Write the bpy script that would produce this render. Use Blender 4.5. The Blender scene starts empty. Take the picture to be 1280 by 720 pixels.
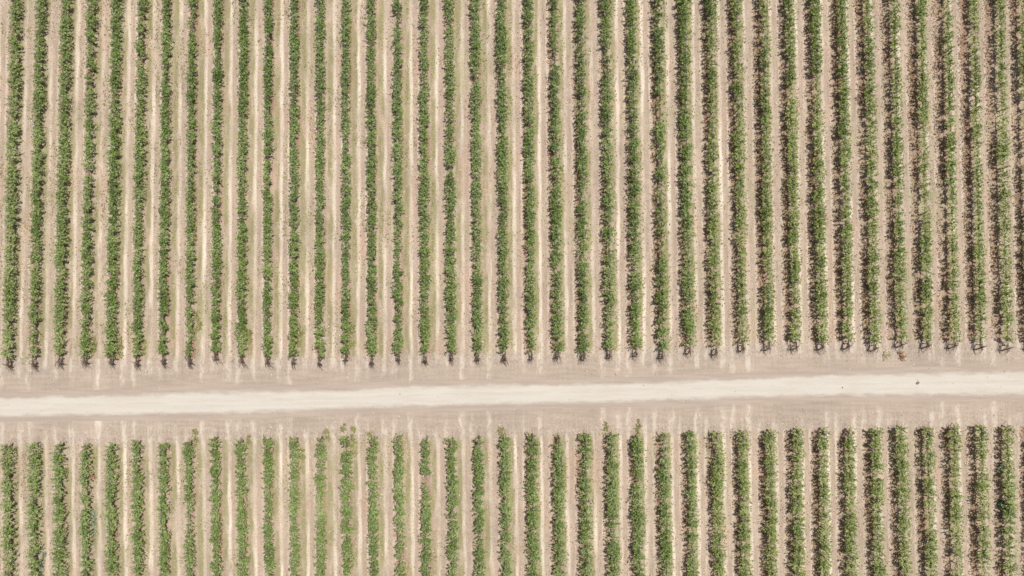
import bpy, math, numpy as np
from mathutils import Matrix, Vector
R = math.radians
rng = np.random.default_rng(11)
scene = bpy.context.scene
col = scene.collection

# ------------------------------------------------------------------ camera maths
W, HH, F = 1280.0, 720.0, 960.0
CAMH, TILT = 80.0, R(1.5)
ct, st = math.cos(TILT), math.sin(TILT)
def unproj(px, py, z=0.0):
    """pixel of the 1280x720 photograph -> world x, y on the level z"""
    dx = (px - 640.0) / F; dy = -(py - 360.0) / F
    wy = dy * ct + st; wz = dy * st - ct
    k = (CAMH - z) / -wz
    return dx * k, wy * k

cam = bpy.data.cameras.new('camera'); camo = bpy.data.objects.new('camera', cam); col.objects.link(camo)
cam.sensor_width = 36; cam.lens = F / W * 36; cam.clip_start = .5; cam.clip_end = 8000
camo.location = (0, 0, CAMH); camo.rotation_euler = (TILT, 0, 0)
scene.camera = camo

# ------------------------------------------------------------------ light
world = bpy.data.worlds.new('World'); scene.world = world; world.use_nodes = True
nt = world.node_tree; nt.nodes.clear()
sun_dir = Vector((.262, .262, 1.0)).normalized()
sky = nt.nodes.new('ShaderNodeTexSky'); sky.sky_type = 'NISHITA'; sky.sun_disc = False
sky.sun_elevation = math.asin(sun_dir.z); sky.sun_rotation = math.atan2(sun_dir.x, sun_dir.y)
sky.altitude = 200; sky.dust_density = 4; sky.ozone_density = .4; sky.air_density = .8
bg = nt.nodes.new('ShaderNodeBackground'); bg.inputs['Strength'].default_value = .07
out = nt.nodes.new('ShaderNodeOutputWorld')
nt.links.new(sky.outputs[0], bg.inputs[0]); nt.links.new(bg.outputs[0], out.inputs[0])
sl = bpy.data.lights.new('sun', 'SUN'); sl.energy = 4.6; sl.angle = R(.53); sl.color = (1.0, .965, .92)
so = bpy.data.objects.new('sun', sl); col.objects.link(so)
so.rotation_euler = (-sun_dir).to_track_quat('-Z', 'Y').to_euler(); so.location = (30, 30, 120)
vs = scene.view_settings; vs.view_transform = 'Standard'; vs.look = 'None'; vs.gamma = 1; vs.exposure = 0.0
scene.cycles.filter_width = 1.6
scene.cycles.max_bounces = 6; scene.cycles.transmission_bounces = 3; scene.cycles.diffuse_bounces = 3

# ------------------------------------------------------------------ node helper
class NT:
    def __init__(s, name):
        s.m = bpy.data.materials.new(name); s.m.use_nodes = True
        s.t = s.m.node_tree; s.t.nodes.clear(); s.n = s.t.nodes
    def node(s, kind, **kw):
        n = s.n.new(kind)
        for k, v in kw.items(): setattr(n, k, v)
        return n
    def put(s, sock, v):
        if isinstance(v, bpy.types.NodeSocket): s.t.links.new(v, sock)
        elif v is not None: sock.default_value = v
    def math(s, op, a, b=None, c=None, clamp=False):
        n = s.node('ShaderNodeMath', operation=op, use_clamp=clamp)
        s.put(n.inputs[0], a); s.put(n.inputs[1], b); s.put(n.inputs[2], c)
        return n.outputs[0]
    def attr(s, name, o='Fac'):
        return s.node('ShaderNodeAttribute', attribute_name=name).outputs[o]
    def pos(s, sc=(1, 1, 1), loc=(0, 0, 0)):
        g = s.node('ShaderNodeTexCoord'); m = s.node('ShaderNodeMapping')
        m.inputs['Scale'].default_value = sc; m.inputs['Location'].default_value = loc
        s.t.links.new(g.outputs['Object'], m.inputs['Vector']); return m.outputs[0]
    def noise(s, v, scale, detail=3, rough=.55):
        n = s.node('ShaderNodeTexNoise'); s.put(n.inputs['Vector'], v)
        n.inputs['Scale'].default_value = scale; n.inputs['Detail'].default_value = detail; n.inputs['Roughness'].default_value = rough
        return n.outputs['Fac']
    def mr(s, v, a, b, c=0., d=1., smooth=True):
        n = s.node('ShaderNodeMapRange', interpolation_type='SMOOTHSTEP' if smooth else 'LINEAR')
        s.put(n.inputs[0], v)
        for i, q in enumerate((a, b, c, d)): n.inputs[1 + i].default_value = q
        return n.outputs[0]
    def ramp(s, v, stops, interp='LINEAR'):
        n = s.node('ShaderNodeValToRGB'); cr = n.color_ramp; cr.interpolation = interp
        while len(cr.elements) < len(stops): cr.elements.new(.5)
        for e, (p, c) in zip(cr.elements, stops): e.position = p; e.color = (*c, 1)
        s.put(n.inputs[0], v); return n.outputs[0]
    def mix(s, f, a, b, mode='MIX'):
        n = s.node('ShaderNodeMix', data_type='RGBA', blend_type=mode)
        s.put(n.inputs[0], f)
        for i, q in ((6, a), (7, b)):
            if isinstance(q, tuple): q = (*q, 1)
            s.put(n.inputs[i], q)
        return n.outputs[2]
    def val(s, c, v):
        n = s.node('ShaderNodeHueSaturation'); s.put(n.inputs['Color'], c); s.put(n.inputs['Value'], v); return n.outputs[0]
    def bsdf(s, c, rough=.9, spec=.15, h=None, bs=.5, bd=.05):
        b = s.node('ShaderNodeBsdfPrincipled'); s.put(b.inputs['Base Color'], c if not isinstance(c, tuple) else (*c, 1))
        b.inputs['Roughness'].default_value = rough; b.inputs['Specular IOR Level'].default_value = spec
        if h is not None:
            bp = s.node('ShaderNodeBump'); bp.inputs['Strength'].default_value = bs; bp.inputs['Distance'].default_value = bd
            s.put(bp.inputs['Height'], h); s.t.links.new(bp.outputs[0], b.inputs['Normal'])
        return b.outputs[0]
    def end(s, sh):
        o = s.node('ShaderNodeOutputMaterial'); s.t.links.new(sh, o.inputs[0]); return s.m

HEAD = (.425, .335, .262)

# ---- ground
g = NT('vineyard_earth')
v = g.attr('rowcoord'); hd = g.attr('past_end')
streak = g.noise(g.pos((1, .10, 1)), 3.2, 4)
wob = g.noise(g.pos((1, .25, 1)), 1.1, 3)
fine = g.noise(g.pos(), 9, 4, .7)
mid = g.noise(g.pos(), 1.3, 4, .6)
big = g.noise(g.pos(), .11, 3, .5)
al0 = g.math('FLOOR', v)
w1 = g.node('ShaderNodeTexWhiteNoise', noise_dimensions='1D'); g.put(w1.inputs['W'], g.math('ADD', al0, .37))
w2 = g.node('ShaderNodeTexWhiteNoise', noise_dimensions='1D'); g.put(w2.inputs['W'], g.math('ADD', al0, 77.1))
curl = g.noise(g.pos((1, .9, 1)), .55, 3)
lat = g.math('ADD', g.math('MULTIPLY', g.math('SUBTRACT', w1.outputs[0], .5), .07), g.math('MULTIPLY', g.math('MULTIPLY', g.mr(hd, -.5, 2.5), g.math('SUBTRACT', curl, .5)), .32))
u = g.math('FRACT', g.math('ADD', g.math('ADD', v, lat), g.math('ADD', g.math('MULTIPLY', g.math('SUBTRACT', wob, .5), .17),
           g.math('MULTIPLY', g.math('SUBTRACT', fine, .5), .05))))
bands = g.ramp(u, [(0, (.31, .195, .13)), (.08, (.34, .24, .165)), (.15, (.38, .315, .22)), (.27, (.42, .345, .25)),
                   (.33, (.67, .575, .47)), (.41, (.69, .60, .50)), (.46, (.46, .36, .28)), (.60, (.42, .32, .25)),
                   (.655, (.60, .51, .42)), (.71, (.57, .47, .38)), (.77, (.40, .275, .20)), (.86, (.335, .215, .145)), (1, (.31, .195, .13))])  # brown soil under the vines, reddened to colour the shade there warmer
# tracks fade here and there into plain soil
plain = g.ramp(mid, [(.3, (.40, .31, .24)), (.7, (.51, .415, .33))])
fade = g.noise(g.pos((.9, .16, 1), (7, 3, 0)), .8, 3)
soil = g.mix(g.math('ADD', g.mr(fade, .40, .60, 0, .62), g.math('MULTIPLY', w2.outputs[0], .33), None, True), bands, plain)
# pinkish patches and olive thin weeds
soil = g.mix(g.mr(g.noise(g.pos((1, .3, 1), (31, 4, 0)), .55, 3), .52, .72, 0, .5), soil, (.50, .335, .255))
weedband = g.math('MULTIPLY', g.mr(u, .08, .16), g.mr(u, .36, .26))
weedn = g.mr(g.noise(g.pos((1, .35, 1), (3, 90, 0)), .75, 4, .65), .38, .56)
soil = g.mix(g.math('MULTIPLY', g.math('MULTIPLY', weedband, weedn), .78), soil, (.27, .25, .12))
# thin dry growth spreading over whole alleys in places
dg = g.noise(g.pos((1, .4, 1), (60, 11, 0)), .30, 5, .7)
soil = g.mix(g.math('MULTIPLY', g.mr(dg, .50, .66), .42), soil, (.36, .33, .19))
# headland
hstreak = g.noise(g.pos((.12, 1, 1)), 2.6, 4, .6)
headc = g.mix(g.mr(hstreak, .35, .65), (.385, .31, .25), (.44, .36, .29))
alley = g.math('ADD', g.math('FLOOR', v), g.math('MULTIPLY', g.math('GREATER_THAN', u, .52), .5))
wn = g.node('ShaderNodeTexWhiteNoise', noise_dimensions='1D'); g.put(wn.inputs['W'], alley)
run = g.math('ADD', g.math('MULTIPLY', wn.outputs[0], 3.0), .2)          # how far each alley's wheel marks run out
run = g.math('ADD', run, g.math('MULTIPLY', g.math('SUBTRACT', mid, .5), 2.4))
tr = g.math('MULTIPLY', g.mr(g.math('SUBTRACT', hd, run), .9, -.9), g.mr(g.noise(g.pos((1, .4, 1), (5, 5, 0)), 2.4, 4, .75), .40, .58, .15, .95))
wide = g.ramp(u, [(0, (0, 0, 0)), (.2, (0, 0, 0)), (.27, (.9,) * 3), (.38, (.9,) * 3), (.46, (.15,) * 3), (.60, (.1,) * 3), (.66, (.7,) * 3), (.74, (.7,) * 3), (.84, (0, 0, 0))])
stub = g.noise(g.pos((1.3, .8, 1), (9, 1, 0)), 4.2, 5, .75)
headc = g.mix(g.math('MULTIPLY', g.mr(stub, .50, .64), g.mr(hd, 3.2, .6)), headc, (.50, .42, .34))
headc = g.mix(g.math('MULTIPLY', g.mr(stub, .46, .34), g.mr(hd, 3.0, .4, 0, .7)), headc, (.30, .23, .18))
headt = g.mix(g.math('MULTIPLY', tr, wide), headc, (.63, .545, .455))
hm = g.mr(g.math('ADD', hd, g.math('MULTIPLY', g.math('SUBTRACT', mid, .5), 1.2)), -.5, .5)
soil = g.mix(hm, soil, headt)
# clods, straw and stones: small light and dark grains
grain = g.math('ADD', g.math('MULTIPLY', fine, .75), g.math('MULTIPLY', streak, .35))
calm = g.mr(hd, .4, 2.6, 1, .42)
gv = g.math('ADD', 1.0, g.math('MULTIPLY', g.math('SUBTRACT', grain, .55), g.math('MULTIPLY', calm, 1.5)))
gv = g.math('MULTIPLY', gv, g.mr(big, .3, .7, .86, .99))
soil = g.mix(1.0, g.val(soil, gv), (.955, .952, .945), 'MULTIPLY')
vor = g.node('ShaderNodeTexVoronoi'); g.put(vor.inputs['Vector'], g.pos((1, .7, 1))); vor.inputs['Scale'].default_value = 4.5
hgt = g.math('ADD', fine, g.math('MULTIPLY', vor.outputs['Distance'], .5))
ground_mat = g.end(g.bsdf(soil, .95, .08, g.math('MULTIPLY', hgt, calm), .8, .07))

# ---- road
r = NT('pale_road_dust')
ac = r.attr('across'); 
en = r.noise(r.pos((.35, 1, 1)), 1.6, 5, .65)
e = r.math('ADD', r.math('ABSOLUTE', ac), r.math('MULTIPLY', r.math('SUBTRACT', en, .5), .8))
longs = r.noise(r.pos((.07, 1, 1)), 2.3, 4, .6)
patch = r.noise(r.pos(), .45, 4, .6)
fr = r.noise(r.pos(), 8, 4, .7)
c = r.mix(r.mr(longs, .36, .64), (.54, .485, .405), (.585, .535, .455))
c = r.mix(r.mr(patch, .4, .65, 0, .35), c, (.565, .53, .46))
crown = r.math('MULTIPLY', r.mr(r.math('ABSOLUTE', r.math('ADD', ac, .12)), .0, .16, 1, 0), r.mr(en, .42, .6, 0, .42))
c = r.mix(crown, c, (.50, .42, .335))
c = r.mix(r.mr(e, .55, 1.02, 0, 1), c, r.mix(r.mr(longs, .35, .65), (.385, .31, .25), (.44, .36, .29)))
c = r.mix(1.0, r.val(c, r.mr(fr, .2, .8, .86, 1.06, False)), (.925, .938, .955), 'MULTIPLY')
road_mat = r.end(r.bsdf(c, .95, .08, fr, .35, .04))

# ---- leaves
def leaf_mat(name, stops, trans=.42, rough=.55):
    l = NT(name); a = l.attr('tint')
    c = l.ramp(a, stops)
    c = l.val(c, l.mr(l.noise(l.pos(), .5, 3, .6), .3, .7, .84, 1.16, False))
    d = l.bsdf(c, rough, .3)
    t = l.node('ShaderNodeBsdfTranslucent'); l.put(t.inputs[0], l.mix(.5, c, (.28, .36, .075)))
    m = l.node('ShaderNodeMixShader'); m.inputs[0].default_value = trans
    l.t.links.new(d, m.inputs[1]); l.t.links.new(t.outputs[0], m.inputs[2])
    return l.end(m.outputs[0])
vine_mat = leaf_mat('vine_leaf', [(0, (.095, .140, .034)), (.35, (.188, .285, .062)), (.62, (.295, .400, .118)), (.80, (.43, .48, .22)), (.93, (.58, .59, .36)), (1, (.56, .46, .30))])
vine_pale = leaf_mat('vine_leaf_yellowing', [(0, (.085, .14, .026)), (.34, (.190, .275, .052)), (.60, (.325, .40, .11)), (.80, (.50, .53, .24)), (1, (.70, .65, .42))])
weed_mat = leaf_mat('olive_weed', [(0, (.20, .20, .07)), (.5, (.34, .33, .13)), (.85, (.45, .42, .20)), (1, (.58, .50, .30))], .3)
straw_mat = leaf_mat('dry_straw', [(0, (.28, .21, .13)), (.4, (.46, .38, .25)), (.8, (.60, .52, .36)), (1, (.72, .64, .48))], .12, .8)
bluish_mat = leaf_mat('bluegrey_weed', [(0, (.15, .20, .12)), (.6, (.30, .36, .25)), (1, (.5, .55, .42))], .25)
rust_mat = leaf_mat('rusty_brush', [(0, (.22, .12, .07)), (.6, (.42, .25, .15)), (1, (.6, .42, .28))], .15)
def plain_mat(name, a, b, sc=6, rough=.9):
    p = NT(name); n = p.noise(p.pos((1, 1, .3)), sc, 4, .65)
    return p.end(p.bsdf(p.mix(n, a, b), rough, .15, n, .6, .02))
bark_mat = plain_mat('vine_bark', (.065, .042, .026), (.19, .125, .08), 14)
wood_mat = plain_mat('weathered_post_wood', (.14, .11, .085), (.30, .25, .20), 9)
wire_mat = plain_mat('galvanised_wire', (.25, .25, .25), (.4, .4, .4), 9, .5)
stone_mat = plain_mat('dark_stone', (.12, .10, .08), (.25, .21, .17), 9)
clod_mat = plain_mat('dry_clod', (.34, .25, .19), (.54, .43, .34), 3)

# ------------------------------------------------------------------ mesh helpers
def mesh_np(name, V, faces_n, Fc, mat, tint=None, smooth=False):
    """V (n,3), Fc (m,faces_n) -> mesh"""
    me = bpy.data.meshes.new(name); n, m = len(V), len(Fc)
    me.vertices.add(n); me.vertices.foreach_set('co', np.ascontiguousarray(V, dtype=np.float32).ravel())
    me.loops.add(m * faces_n); me.loops.foreach_set('vertex_index', np.ascontiguousarray(Fc, dtype=np.int32).ravel())
    me.polygons.add(m)
    me.polygons.foreach_set('loop_start', np.arange(0, m * faces_n, faces_n, dtype=np.int32))
    me.polygons.foreach_set('loop_total', np.full(m, faces_n, dtype=np.int32))
    if smooth: me.polygons.foreach_set('use_smooth', np.ones(m, dtype=bool))
    if tint is not None:
        at = me.attributes.new('tint', 'FLOAT', 'FACE'); at.data.foreach_set('value', np.ascontiguousarray(tint, dtype=np.float32))
    me.update(calc_edges=True); me.materials.append(mat)
    return me
def vattr(me, name, vals):
    at = me.attributes.new(name, 'FLOAT', 'POINT'); at.data.foreach_set('value', np.ascontiguousarray(vals, dtype=np.float32))
def link(name, me, parent=None, loc=None):
    o = bpy.data.objects.new(name, me); col.objects.link(o)
    if parent: o.parent = parent
    if loc is not None: o.location = loc
    return o
def leaves(P, size, tint, up=1.0, asp=1.0, rg=rng, nrm=None):
    """leaf blades at P: folded 4-corner blades with a random facing, mostly towards the light"""
    n = len(P)
    N = rg.normal(0, .62, (n, 3)) + np.array([.12, .12, up]) if nrm is None else nrm
    N /= np.linalg.norm(N, axis=1)[:, None]
    A = np.cross(N, rg.normal(0, 1, (n, 3))); A /= np.linalg.norm(A, axis=1)[:, None]
    B = np.cross(N, A)
    s = (size * .5)[:, None]
    c0 = P - A * s * asp; c2 = P + A * s * asp
    c1 = P - B * s - N * s * .25; c3 = P + B * s - N * s * .25
    V = np.stack([c0, c1, c2, c3], 1).reshape(-1, 3)
    return V, np.arange(4 * n).reshape(n, 4)
def tube(pts, rad, seg=7):
    pts = [Vector(p) for p in pts]; V = []; Fc = []
    for i, p in enumerate(pts):
        d = (pts[min(i + 1, len(pts) - 1)] - pts[max(i - 1, 0)]).normalized()
        a = d.orthogonal().normalized(); b = d.cross(a)
        for k in range(seg):
            w = 2 * math.pi * k / seg
            V.append(p + (a * math.cos(w) + b * math.sin(w)) * rad[i])
    for i in range(len(pts) - 1):
        for k in range(seg):
            Fc.append((i * seg + k, i * seg + (k + 1) % seg, (i + 1) * seg + (k + 1) % seg, (i + 1) * seg + k))
    e = (len(pts) - 1) * seg
    Fc.append(tuple(e + k for k in range(seg))); Fc.append(tuple(reversed(range(seg))))
    return V, Fc
def py_mesh(name, parts, mat, smooth=True):
    V = []; Fc = []
    for v_, f_ in parts:
        o = len(V); V += [tuple(p) for p in v_]; Fc += [tuple(i + o for i in q) for q in f_]
    me = bpy.data.meshes.new(name); me.from_pydata(V, [], Fc); me.materials.append(mat)
    for p in me.polygons: p.use_smooth = smooth and len(p.vertices) == 4
    return me
def smooth1d(n, step, rg):
    """smooth random curve, mean 0"""
    k = max(4, int(n / step) + 3); a = rg.normal(0, 1, k)
    x = np.linspace(0, k - 1.001, n); i = x.astype(int); f = x - i; f = f * f * (3 - 2 * f)
    return a[i] * (1 - f) + a[np.minimum(i + 1, k - 1)] * f

# ------------------------------------------------------------------ layout measured in the photograph
U15 = [19,49,81,113,143,175,205,238,270,302,333,365.5,398,430,461.5,495,528,561,593,626,660,692.5,726,757.5,790,823,855.5,889,921.5,956,989,1021.5,1055,1089,1122.5,1157,1191,1224,1257]
U410 = [9,40,72,104,136,168.5,201,234,267,299,331,364.5,397,430,463,496,530,563,597,630,664,697.5,730,763,795.5,829,863,895.5,930,963,997,1030,1063,1097,1130,1163,1197,1231,1264]
L580 = [7,39,71,104,136,168,201,233,266,298,333,366,399,431,464.5,497,531,564.5,598,631,666,699,732.5,766,798,832.5,866,898,930,965,1000,1033,1065,1099,1131,1164,1197.5,1232,1265]
L705 = [9,40,71,104.5,136,169,202,234,267.5,301,334,366,399,432,465.5,499,531,566,599.5,632.5,667,700,735,769,800,834,867,901,932.5,966,1001,1034,1067.5,1103,1135,1167.5,1200,1234,1267.5]
ZC = 1.45
def row_lines(xa, ya, xb, yb):
    i = np.arange(len(xa)); out = []
    A = np.array([unproj(x, ya, ZC) for x in xa]); B = np.array([unproj(x, yb, ZC) for x in xb])
    pa = np.polyfit(i, A[:, 0], 1); pb = np.polyfit(i, B[:, 0], 1)
    res = {}
    for k in range(-2, len(xa) + 2):
        fa, fb = np.polyval(pa, k), np.polyval(pb, k)
        if 0 <= k < len(xa):
            fa = .35 * fa + .65 * A[k, 0]; fb = .35 * fb + .65 * B[k, 0]
        res[k] = (fa, A[0, 1], fb, B[0, 1])
    return res, pa, pb, A[0, 1], B[0, 1]
UP, upa, upb, uya, uyb = row_lines(U15, 15, U410, 410)
LO, lpa, lpb, lya, lyb = row_lines(L580, 580, L705, 705)
def rx(r_, y):
    xa, ya, xb, yb = r_; return xa + (xb - xa) * (y - ya) / (yb - ya)
def interp(tab, x): return float(np.interp(x, *zip(*tab)))
UEND = [(0, 449), (150, 449), (300, 447), (450, 446), (560, 443), (700, 440), (800, 437), (960, 430), (1100, 428), (1280, 427)]
LEND = [(0, 559), (200, 558), (260, 553), (360, 553), (450, 550), (560, 551), (700, 548), (830, 545), (960, 543), (1060, 540), (1150, 537), (1280, 536)]
YTOP, YBOT = unproj(640, -90)[1], unproj(640, 800)[1]
uend_line = [unproj(p, q, 1.0) for p, q in UEND]; lend_line = [unproj(p, q, 1.0) for p, q in LEND]
def uend(x): return np.interp(x, [p[0] for p in uend_line], [p[1] for p in uend_line])
def lend(x): return np.interp(x, [p[0] for p in lend_line], [p[1] for p in lend_line])

# ------------------------------------------------------------------ ground sheet with tilled relief
def axis(lo, hi, step, far):
    a = np.arange(lo, hi, step); e = [8, 30, 100, 300, far]
    return np.concatenate([[lo - q for q in e[::-1]], a, [hi + q for q in e]])
gx = axis(-64, 64, .22, 1800); gy = axis(-42, 42, .3, 1800)
X, Y = np.meshgrid(gx, gy); nx, ny = len(gx), len(gy)
def rowcoord(X, Y, pa, pb, ya, yb):
    t = (Y - ya) / (yb - ya); s = pa[0] + (pb[0] - pa[0]) * t; o = pa[1] + (pb[1] - pa[1]) * t
    return (X - o) / s
mY = (uend(X) + lend(X)) / 2
Yc = np.clip(Y, -60, 60)
RC = np.where(Y > mY, rowcoord(X, Yc, upa, upb, uya, uyb), rowcoord(X, Yc, lpa, lpb, lya, lyb)) + 200
PE = np.minimum(uend(X) - Y, Y - lend(X))
inside = np.clip(-PE, 0, 1); uu = RC % 1
relief = .05 * np.cos(2 * np.pi * uu) - .035 * np.exp(-((uu - .37) / .05) ** 2) - .03 * np.exp(-((uu - .68) / .05) ** 2)
fineg = (np.abs(X) < 66) & (np.abs(Y) < 44)
Zg = relief * inside * fineg + rng.normal(0, .012, X.shape) * inside * fineg
Zg += .03 * np.sin(X * .31 + Y * .17) * fineg * inside
V = np.stack([X, Y, Zg], 2).reshape(-1, 3)
ii = (np.arange(ny - 1)[:, None] * nx + np.arange(nx - 1)[None, :]).ravel()
Fq = np.stack([ii, ii + 1, ii + nx + 1, ii + nx], 1)
me = mesh_np('ground', V, 4, Fq, ground_mat, smooth=True); vattr(me, 'rowcoord', RC.ravel()); vattr(me, 'past_end', PE.ravel())
go = link('ground', me); go['kind'] = 'structure'; go['label'] = 'dry pinkish-brown vineyard earth with pale wheel tracks between the vine rows'

# ------------------------------------------------------------------ road
RT = [(-300, 500), (0, 495.5), (90, 493), (160, 492), (240, 488), (320, 486.5), (420, 486), (480, 482), (560, 480), (640, 479), (720, 478.5), (800, 476), (880, 473), (960, 470), (1040, 467.5), (1120, 464.5), (1200, 464), (1280, 462.5), (1600, 455)]
RB = [(-300, 526), (0, 522.5), (150, 520.5), (240, 519.5), (320, 518), (390, 515), (450, 511), (560, 509.5), (640, 507), (720, 504.5), (800, 504), (880, 501.5), (960, 497.5), (1040, 496.5), (1120, 496.5), (1200, 496), (1280, 494), (1600, 488)]
nS, nA = 420, 9
V = []; ac = []
for i in range(nS):
    px = -300 + 1900 * i / (nS - 1)
    a = Vector(unproj(px, interp(RT, px))); b = Vector(unproj(px, interp(RB, px)))
    for j in range(nA):
        t = j / (nA - 1); tt = -.18 + 1.36 * t; p = a.lerp(b, tt)
        V.append((p.x, p.y, .010 - .004 * abs(2 * t - 1) - .0025 * (math.exp(-((abs(2 * t - 1) - .5) / .2) ** 2)))); ac.append(2 * tt - 1)
Fq = [(i * nA + j, (i + 1) * nA + j, (i + 1) * nA + j + 1, i * nA + j + 1) for i in range(nS - 1) for j in range(nA - 1)]
Fq = [f[::-1] for f in Fq]
me = mesh_np('road', np.array(V), 4, np.array(Fq), road_mat, smooth=True); vattr(me, 'across', np.array(ac))
ro = link('road', me); ro['kind'] = 'structure'; ro['label'] = 'pale dusty dirt track crossing between the two vine blocks'

# ------------------------------------------------------------------ shared parts of a vine row
def trunk_mesh(k):
    rg = np.random.default_rng(50 + k); j = rg.normal(0, .03, (4, 2))
    main = tube([(0, 0, -.05), (j[0, 0], j[0, 1], .28), (j[1, 0], j[1, 1], .62), (j[2, 0] * .5, j[2, 1], .95)], [.06, .042, .038, .045])
    arms = [tube([(0, 0, .86), (.02, s * .18, .98), (j[3, 0] * .3, s * .62, 1.0)], [.035, .03, .018], 5) for s in (-1, 1)]
    return py_mesh('trunk', [main] + arms, bark_mat)
TR = [trunk_mesh(k) for k in range(5)]
PO = py_mesh('post', [tube([(0, 0, -.05), (0, 0, 1.0), (0, 0, 1.82)], [.045, .045, .04], 8)], wood_mat)
EP = py_mesh('end_post', [tube([(0, 0, -.05), (0, .28, .9), (0, .5, 1.72)], [.065, .062, .055], 9),
                          tube([(0, .45, 1.5), (0, .05, .75), (0, -.55, .01)], [.008, .008, .008], 5)], wood_mat)
def wire_mesh(L):
    return py_mesh('wire', [tube([(x, 0, z), (x, L * .5, z - .02), (x, L, z)], [.004] * 3, 4) for x, z in ((0, .95), (-.14, 1.35), (.14, 1.35), (0, 1.74))], wire_mat)

def canopy(rowline, y0, y1, rg, vig, pale, sparse, wid=1.0, k_right=0.0):
    """shoots leave the cordon, arch outwards, and carry leaves all along"""
    L = abs(y1 - y0); n = int(L * 30)
    yb = rg.uniform(min(y0, y1), max(y0, y1), n)
    g_ = np.linspace(min(y0, y1), max(y0, y1), 400)
    vg = np.clip(vig + .13 * smooth1d(400, 22, rg) + .11 * smooth1d(400, 6, rg), .35, 1.25)
    for (ys, w, dpt) in sparse: vg *= 1 - dpt * np.exp(-((g_ - ys) / w) ** 2)
    vv = np.interp(yb, g_, vg)
    weak = rg.uniform(min(y0, y1), max(y0, y1), rg.poisson(L / 8))
    for w_ in weak: vv *= 1 - rg.uniform(.15, .7) * np.exp(-((yb - w_) / rg.uniform(.3, .8)) ** 2)
    # plant rhythm: thinner between two vines
    rhythm = .86 + .14 * np.cos(2 * np.pi * (yb - y0) / 1.5)
    keep = rg.random(n) < np.clip(vv * rhythm, .06, 1); yb = yb[keep]; vv = vv[keep]; n = len(yb)
    K = 15
    side = rg.choice([-1, 1], n)[:, None]; up = (rg.random(n) < .5)[:, None]
    dy = rg.normal(0, .28, n)[:, None]; g1 = vv[:, None]
    t = (np.arange(K)[None] + rg.random((n, K))) / K
    ln = rg.uniform(.5, 1.02, (n, 1)) * (.6 + .42 * g1); lean = rg.normal(0, .25, (n, 1)) * wid
    xu = lean * (t + .5 * t * t); zu = .80 + ln * t - np.abs(lean) * .5 * t * t
    out_ = rg.uniform(.22, .60, (n, 1)) * (.6 + .42 * g1); fall = rg.uniform(.15, .75, (n, 1))
    out_ *= np.where(rg.random((n, 1)) < .08, 1.5, 1) * wid
    xo = side * out_ * (1 - (1 - t) ** 1.7); zo = .88 + .42 * np.sin(t * 2.0) * (1 - .3 * t) - fall * t ** 2
    xs = np.where(up, xu, xo) + rg.normal(0, .04, (n, 1)); zs = np.where(up, zu, zo)
    lim = .66 * wid; xs = lim * np.tanh(xs / lim)
    ys = yb[:, None] + dy * t
    P = np.stack([xs, ys, zs], 2).reshape(-1, 3) + rg.normal(0, .04, (n * K, 3))
    tt = t.ravel()
    kp = rg.random(len(P)) < .93 - .25 * tt; P = P[kp]; tt = tt[kp]
    P[:, 2] = np.maximum(P[:, 2], .12)
    sz = rg.uniform(.10, .19, len(P)) * (1.12 - .34 * tt)
    gy_ = np.linspace(min(y0, y1) - 1, max(y0, y1) + 1, 400); tone = .08 * smooth1d(400, 14, rg) + .08 * smooth1d(400, 4, rg) + pale + rg.normal(0, .03)
    if k_right > 0: tone = tone - k_right * np.interp(gy_, [6, 26], [0, .16]); 
    tint = np.clip(rg.normal(.42, .23, len(P)) + .14 * tt + np.interp(P[:, 1], gy_, tone), 0, 1)
    P[:, 0] += rx(rowline, P[:, 1])
    return P, sz, tint

ORD = ['', 'second', 'third', 'fourth', 'fifth', 'sixth', 'seventh', 'eighth', 'ninth', 'tenth', 'eleventh', 'twelfth', 'thirteenth', 'fourteenth', 'fifteenth', 'sixteenth', 'seventeenth', 'eighteenth', 'nineteenth', 'twentieth']
def place(k, n=39):
    if k == 0: return 'leftmost of all'
    if k == n - 1: return 'rightmost of all'
    return (ORD[k] + ' from the left edge') if k <= 19 else (ORD[n - 1 - k] + ' from the right edge')

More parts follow.
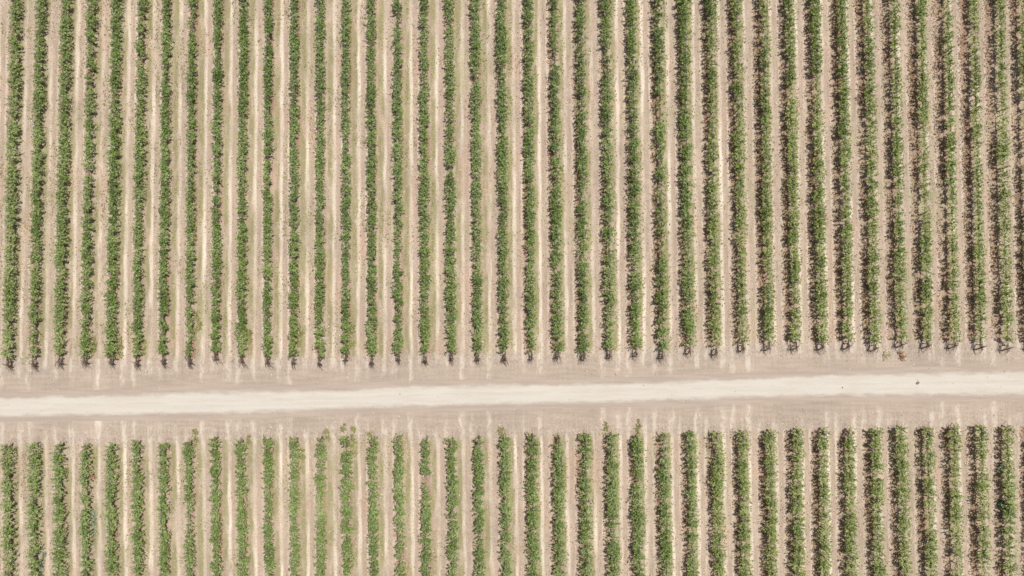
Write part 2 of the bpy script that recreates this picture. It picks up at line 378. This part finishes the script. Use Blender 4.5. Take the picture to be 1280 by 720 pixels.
def build_row(k, rowline, yend, yfar, block, sparse, vig, pale):
    rg = np.random.default_rng(1000 + k * 7 + (5000 if block == 'lower' else 0))
    sgn = 1 if yfar > yend else -1
    x0 = rx(rowline, yend)
    root = bpy.data.objects.new('vine_row', None); col.objects.link(root); root.location = (x0, yend, 0)
    root.empty_display_size = .5
    P, sz, tint = canopy(rowline, yend + sgn * (.80 if block == 'upper' else -.22), yfar, rg, vig, pale, sparse, float(np.interp(k, [0, 5, 8, 22, 27, 38], [1.20, 1.18, 1.06, 1.18, 1.28, 1.32])) * (1.07 if block == 'lower' else 1.0) * rg.uniform(.93, 1.07), float(np.interp(k, [18, 26, 33, 38], [0, 1, 1, .3])))
    P = P - np.array([x0, yend, 0])
    V, Fc = leaves(P, sz, tint, .95, rg=rg)
    link('foliage', mesh_np('foliage', V, 4, Fc, vine_pale if k >= 27 else vine_mat, tint), root)
    L = abs(yfar - yend); slope = (rx(rowline, yfar) - x0) / (yfar - yend)
    y = .12 if block == 'lower' else .30
    while y < L:
        d = sgn * y; o = link('trunk', TR[rg.integers(5)], root, (slope * d + rg.normal(0, .03), d + rg.normal(0, .08), 0))
        o.rotation_euler = (rg.normal(0, .05), rg.normal(0, .05), (0, math.pi)[rg.integers(2)] + rg.normal(0, .15)); o.scale = (1, 1, rg.uniform(.92, 1.04)); y += 1.5
    y = 6.75
    while y < L:
        d = sgn * y; o = link('post', PO, root, (slope * d, d, 0)); o.rotation_euler = (rg.normal(0, .02), rg.normal(0, .03), rg.random() * 6); y += 6
    o = link('end_post', EP, root, (slope * -sgn * .25, -sgn * .25, 0)); o.rotation_euler = (0, rg.normal(0, .05), 0 if sgn > 0 else math.pi)
    o = link('wire', wire_mesh(L), root); o.rotation_euler = (0, 0, -math.atan(slope) if sgn > 0 else math.pi - math.atan(slope))
    # a few bare canes at the open end of the row
    parts = []
    for q in range(11 if block == 'upper' else 2):
        a = rg.normal(0, .26); b = -sgn * rg.uniform(.0, .75); h = rg.uniform(.2, .8)
        parts.append(tube([(rg.normal(0, .08), sgn * rg.uniform(.1, .9), .9), (a * .6, sgn * .15 + b * .5, .9 + h * .3), (a, b, .75 - .5 * rg.random())], [.026, .020, .010], 5))
    link('bare_cane', py_mesh('bare_cane', parts, bark_mat), root)
    return root

LOOK_U = [(0, 4, 'thick bright green vine row'), (5, 10, 'green vine row with weedy edges'),
          (11, 19, 'slim mid-green vine row'), (20, 26, 'slim dark green vine row'), (27, 38, 'yellowish vine row with wide shadow')]
LOOK_L = [(0, 9, 'thick bright green vine row'), (10, 19, 'slim green vine row'), (20, 26, 'dark green vine row'),
          (27, 38, 'yellowish vine row with wide shadow')]
SP_U = {6: [(25, .3)], 5: [(20, .25)], 35: [(260, .75)], 34: [(262, .35)], 7: [(30, .35)], 31: [(110, .4)], 37: [(40, .3)], 13: [(425, .3)], 16: [(60, .3)]}
SP_L = {7: [(655, .75)], 8: [(632, .35)], 21: [(552, .3)], 35: [(640, .4)], 16: [(600, .35)]}
for block, lines, SP, LOOK in (('upper', UP, SP_U, LOOK_U), ('lower', LO, SP_L, LOOK_L)):
    for k in sorted(lines):
        rl = lines[k]; rg = np.random.default_rng(k + (300 if block == 'lower' else 100))
        xe = rx(rl, -10 if block == 'upper' else -18)
        if block == 'upper': ye = float(uend(xe)) - .5 + rg.normal(0, .15); yf = YTOP
        else: ye = float(lend(xe)) + rg.normal(0, .12); yf = YBOT
        kk = min(max(k, 0), 38)
        vig = np.interp(kk, [0, 4, 7, 20, 30, 38], [1.05, 1.0, .84, .86, .80, .74]) + rg.normal(0, .05)
        if block == 'lower': vig += .06
        pale = np.interp(kk, [0, 10, 24, 33, 38], [.05, -.05, -.06, .0, .09]) + (.05 if block == 'lower' else 0)
        sparse = [(unproj(640, p, 1.4)[1], rg.uniform(.7, 2.2), d) for p, d in SP.get(k, [])]
        root = build_row(k, rl, ye, yf, block, sparse, vig, pale)
        where = 'above' if block == 'upper' else 'below'
        if 0 <= k < 39:
            look = next(t for a, b, t in LOOK if a <= k <= b)
            root['label'] = f'{look} {where} the track, {place(k)}'
        else:
            root['label'] = f"vine row {where} the track, out beyond the {'left' if k < 0 else 'right'} edge of the photo"
        root['category'] = 'vine row'; root['group'] = f'vine rows {where} the dirt track'

# ------------------------------------------------------------------ ground cover (uncountable)
def scatter(n, dens, rg):
    """points in the vineyard, kept by dens(u, past_end, x, y)"""
    x = rg.uniform(-57, 57, n); y = rg.uniform(YBOT, YTOP, n)
    m = (uend(x) + lend(x)) / 2
    rc = np.where(y > m, rowcoord(x, y, upa, upb, uya, uyb), rowcoord(x, y, lpa, lpb, lya, lyb)) + 200
    pe = np.minimum(uend(x) - y, y - lend(x)); k = rg.random(n) < dens(rc % 1, pe, x, y, np.floor(rc))
    return x[k], y[k], pe[k]
nzp = rng.random((2, 40)) * 6.28; nzf = rng.normal(0, 1, (2, 40))
def pnoise(x, y, sx, sy):
    s = np.zeros_like(x)
    for i in range(40): s += np.sin(nzf[0, i] * x * sx + nzf[1, i] * y * sy + nzp[0, i])
    return s / math.sqrt(20)
rowcoef = rng.random(500)
def d_weed(u, pe, x, y, al):
    band = np.exp(-((u - .21) / .07) ** 2) + np.interp(x, [-55, -20, 0, 55], [.9, .6, .15, .1]) * np.exp(-((u - .50) / .10) ** 2)
    pt = np.clip(pnoise(x * 1.2 + al * 3.7, y, 1.6, .7) - .1, 0, 1)
    reg = np.interp(x, [-55, -30, -5, 20, 55], [.9, 1.0, .85, .75, .9])
    return np.where(pe < .6, band * pt * 1.5 * reg * (.3 + .7 * rowcoef[al.astype(int) % 500]), 0)
x, y, pe = scatter(420000, d_weed, rng)
P = np.stack([x, y, rng.uniform(.03, .09, len(x))], 1)
V, Fc = leaves(P, rng.uniform(.07, .15, len(x)), None, .8)
o = link('ground_weeds', mesh_np('ground_weeds', V, 4, Fc, weed_mat, np.clip(rng.normal(.5, .25, len(x)), 0, 1)))
o['kind'] = 'stuff'; o['label'] = 'thin olive weeds growing in strips beside the vine rows'; o['category'] = 'weeds'
def d_straw(u, pe, x, y, al):
    d = .22 + 1.0 * np.exp(-((((u + .35) % 1) - .18) / .15) ** 2) - .3 * np.exp(-((u - .37) / .06) ** 2)  # thicker straw under the vines puts pale speckles into the shaded strip
    return np.where(pe > 0, .30 * np.exp(-pe * .9), np.clip(d, .05, 1) * .55)
x, y, pe = scatter(300000, d_straw, rng)
P = np.stack([x, y, rng.uniform(.012, .045, len(x)) + .05 * np.exp(-pe * 0 - 1)], 1)
V, Fc = leaves(P, rng.uniform(.05, .13, len(x)), None, 2.2, 1.4)
o = link('straw_litter', mesh_np('straw_litter', V, 4, Fc, straw_mat, np.clip(rng.normal(.5, .28, len(x)), 0, 1)))
o['kind'] = 'stuff'; o['label'] = 'dry straw and fallen leaves on the soil, thicker to speckle the shade under the vines'; o['category'] = 'litter'
shade_litter_mat = leaf_mat('shade_brown_leaf_litter', [(0, (.16, .095, .055)), (.5, (.30, .185, .115)), (.85, (.44, .30, .19)), (1, (.6, .46, .32))], .15, .8)
def d_shade_litter(u, pe, x, y, al):
    band = np.exp(-(((((u + .35) % 1) - .20) / .16) ** 4)); w = np.interp(x, [-55, -15, 25, 55], [.35, .4, .85, 1.0])  # brown leaves, denser to the right, added to warm and mottle the shade strips
    pt = np.clip(.75 + .35 * pnoise(x, y, 2.2, .9), .15, 1)
    return np.where(pe > -.2, 0, band * w * pt)
x, y, pe = scatter(620000, d_shade_litter, rng)
P = np.stack([x, y, rng.uniform(.05, .10, len(x))], 1)
V, Fc = leaves(P, rng.uniform(.07, .16, len(x)), None, 2.0, 1.2)
o = link('shade_leaf_litter', mesh_np('shade_leaf_litter', V, 4, Fc, shade_litter_mat, np.clip(rng.normal(.45, .28, len(x)), 0, 1)))
o['kind'] = 'stuff'; o['label'] = 'brown fallen vine leaves added to brown the shade under the right-hand rows'; o['category'] = 'leaf litter'
def d_grass(u, pe, x, y, al):
    w = np.interp(x, [0, 18, 35, 55], [.12, .4, .85, 1.0]); c = np.interp(x, [0, 20, 55], [.24, .30, .41])
    pt = np.clip(.6 + .5 * pnoise(x * 1.3 + al * 2.1, y, 1.8, .8), .05, 1)
    return np.where(pe > .2, 0, np.exp(-((u - c) / .10) ** 4) * w * pt * np.where(x > -5, 1, 0))
grass_mat = leaf_mat('yellowing_grass', [(0, (.16, .20, .055)), (.4, (.27, .32, .095)), (.7, (.40, .42, .17)), (.9, (.58, .55, .29)), (1, (.66, .60, .38))], .35)
x, y, pe = scatter(700000, d_grass, rng)
P = np.stack([x, y, rng.uniform(.03, .13, len(x))], 1)
V, Fc = leaves(P, rng.uniform(.06, .15, len(x)), None, .8, 1.3)
o = link('strip_grass', mesh_np('strip_grass', V, 4, Fc, grass_mat, np.clip(rng.normal(.48, .27, len(x)), 0, 1)))
o['kind'] = 'stuff'; o['label'] = 'yellowing low grass growing along the right side of the right-hand vine rows'; o['category'] = 'grass'
# clods: little four-sided lumps
x, y, pe = scatter(60000, lambda u, pe, x, y, al: np.where(pe > 0, .04 * np.exp(-pe), np.clip(.03 + np.exp(-((u - .85) / .12) ** 2), 0, 1) * .6), rng)
n = len(x); s = rng.uniform(.02, .05, n); a0 = rng.random(n) * 6.28
base = [np.stack([x + np.cos(a0 + q * 1.571) * s, y + np.sin(a0 + q * 1.571) * s * rng.uniform(.7, 1.3, n), np.full(n, -.02)], 1) for q in range(4)]
top = [np.stack([x + np.cos(a0 + .3 + q * 1.571) * s * .55, y + np.sin(a0 + .3 + q * 1.571) * s * .5, s * rng.uniform(.6, 1.2, n) + .02], 1) for q in range(4)]
V = np.stack(base + top, 1).reshape(-1, 3); b = (np.arange(n) * 8)[:, None]
Fc = np.concatenate([b + np.array([[4, 5, 6, 7]])] + [b + np.array([[q, (q + 1) % 4, 4 + (q + 1) % 4, 4 + q]]) for q in range(4)])
o = link('soil_clods', mesh_np('soil_clods', V, 4, Fc, clod_mat))
o['kind'] = 'stuff'; o['label'] = 'small dry clods of earth scattered over the tilled soil'; o['category'] = 'clods'

# ------------------------------------------------------------------ single plants and stones the photo shows
def clump(name, px, py, wx, wy, h, mat, n, label, cat, group=None, size=(.09, .17), mean=.5):
    rg = np.random.default_rng(int(px * 7 + py))
    x, y = unproj(px, py)
    q = int(n); k = max(6, int(n / 26)); q = int(n * 2.2)
    cx = rg.normal(0, wx * .30, k); cy = rg.uniform(-wy * .62, wy * .62, k); w = rg.integers(0, k, q)
    t = rg.random(q)
    P = np.stack([cx[w] + rg.normal(0, .12, q) * (.4 + t), cy[w] + rg.normal(0, .12, q) * (.4 + t), .03 + h * t * (1 - .5 * rg.random(q))], 1)
    V, Fc = leaves(P, rg.uniform(*size, q), None, .8, rg=rg)
    root = bpy.data.objects.new(name, None); col.objects.link(root); root.location = (x, y, 0)
    link('foliage', mesh_np('foliage', V, 4, Fc, mat, np.clip(rg.normal(mean, .22, q), 0, 1)), root)
    st_ = [tube([(cx[i] * .2, cy[i] * .6, -.02), (cx[i] * .7, cy[i] * .9, h * .4), (cx[i], cy[i], h * .75)], [.014, .01, .006], 5) for i in range(min(k, 9))]
    link('stem', py_mesh('stem', st_, bark_mat), root)
    root['label'] = label; root['category'] = cat
    if group: root['group'] = group
WG = 'olive weed tufts in the alleys and on the headland'
for px, py, wx, wy, h, n, lab in [
    (117, 432, .5, 2.2, .35, 420, 'long olive weed strip right of the fourth row end above the track'),
    (150, 433, .5, 2.0, .35, 380, 'long olive weed strip right of the fifth row end above the track'),
    (180, 432, .5, 1.6, .30, 260, 'small olive weed strip right of the sixth row end above the track'),
    (247, 405, .55, 2.6, .40, 460, 'tall olive weed strip between the eighth and ninth rows above the track'),
    (310, 421, .8, 1.3, .50, 420, 'round olive weed clump right of the tenth row end above the track'),
    (374, 420, .6, 2.2, .40, 420, 'olive weed strip right of the twelfth row end above the track'),
    (440, 420, .8, 2.4, .45, 560, 'broad yellowish weed strip right of the fourteenth row end above the track'),
    (246, 548, .55, 1.5, .50, 420, 'upright olive weed beside the eighth row end below the track'),
    (311, 552, .5, 1.2, .40, 260, 'olive weed right of the tenth row end below the track'),
    (377, 568, .6, 2.0, .45, 360, 'olive weed right of the twelfth row end below the track'),
    (409, 545, .6, 1.9, .45, 330, 'thin olive weed right of the thirteenth row end below the track'),
    (429, 538, .5, 1.7, .55, 420, 'tall olive weed standing before the fourteenth row end below the track'),
    (442, 548, .55, 3.0, .50, 640, 'longest olive weed strip right of the fourteenth row end below the track'),
    (461, 543, .5, .5, .35, 120, 'single small olive weed before the fifteenth row end below the track'),
    (626, 540, .5, .9, .45, 220, 'olive weed tuft before the twentieth row end below the track'),
    (757, 535, .4, 1.3, .35, 200, 'olive weed tuft before the sixteenth row from the right below the track'),
    (798, 533, .4, 1.5, .40, 240, 'olive weed tuft before the fourteenth row from the right below the track')]:
    clump('weed_tuft', px, py, wx * .75, wy * .8, h * .6, weed_mat, n * (.3 if py > 500 else .5), lab, 'weed', WG)
clump('blue_grey_shrub', 118, 651, .4, 1.9, .35, bluish_mat, 170, 'faint silvery green shrub beside the fourth row below the track', 'shrub')
clump('blue_grey_shrub', 54, 700, .35, 1.6, .3, bluish_mat, 110, 'silvery blue-green shrub between the second and third rows at the bottom edge', 'shrub')
clump('blue_grey_shrub', 1251, 584, .5, .9, .6, bluish_mat, 200, 'small silvery shrub left of the rightmost row near its end below the track', 'shrub', mean=.7)
clump('blue_grey_shrub', 1253, 635, .5, 1.5, .7, bluish_mat, 260, 'dark teal shrub left of the rightmost row below the track', 'shrub', mean=.15)
clump('dead_brush', 1126, 444, .45, .5, .2, rust_mat, 90, 'rust-brown heap of dead brush on the headland above the track', 'brush')
clump('dead_brush', 1109, 446, .9, .6, .12, straw_mat, 160, 'pale straw heap beside the rust-brown brush above the track', 'brush', mean=.7)
clump('dead_brush', 728, 632, .35, .5, .8, rust_mat, 120, 'reddish dead leaves beside a vine row below the track', 'brush')
clump('dead_brush', 115, 595, .35, .4, .3, rust_mat, 90, 'reddish dead leaves right of the fourth row below the track', 'brush')
def stone(px, py, s, label, mat):
    rg = np.random.default_rng(int(px))
    import bmesh
    bm = bmesh.new(); bmesh.ops.create_icosphere(bm, subdivisions=2, radius=1)
    ax = rg.normal(0, 1, (4, 3))
    for v_ in bm.verts:
        d = 1 + sum(.09 * math.sin(2.3 * v_.co.dot(Vector(a)) + a[0]) for a in ax)
        v_.co = Vector((v_.co.x * s * d * 1.4, v_.co.y * s * d, max(v_.co.z * s * .7 * d, -.03) + s * .2))
    me = bpy.data.meshes.new('stone'); bm.to_mesh(me); bm.free(); me.materials.append(mat)
    x, y = unproj(px, py); o = link('stone', me, None, (x, y, .01)); o.rotation_euler.z = rg.random() * 3
    o['label'] = label; o['category'] = 'stone'
stone(1147, 478.5, .13, 'dark stone lying on the right part of the pale track', stone_mat)
stone(500, 492.5, .07, 'small pale stone lying in the middle of the pale track', clod_mat)
stone(1053, 484.5, .06, 'tiny dark stone on the pale track left of the large dark stone', stone_mat)
stone(770, 467.5, .10, 'pale stone on the brown verge just above the track', clod_mat)
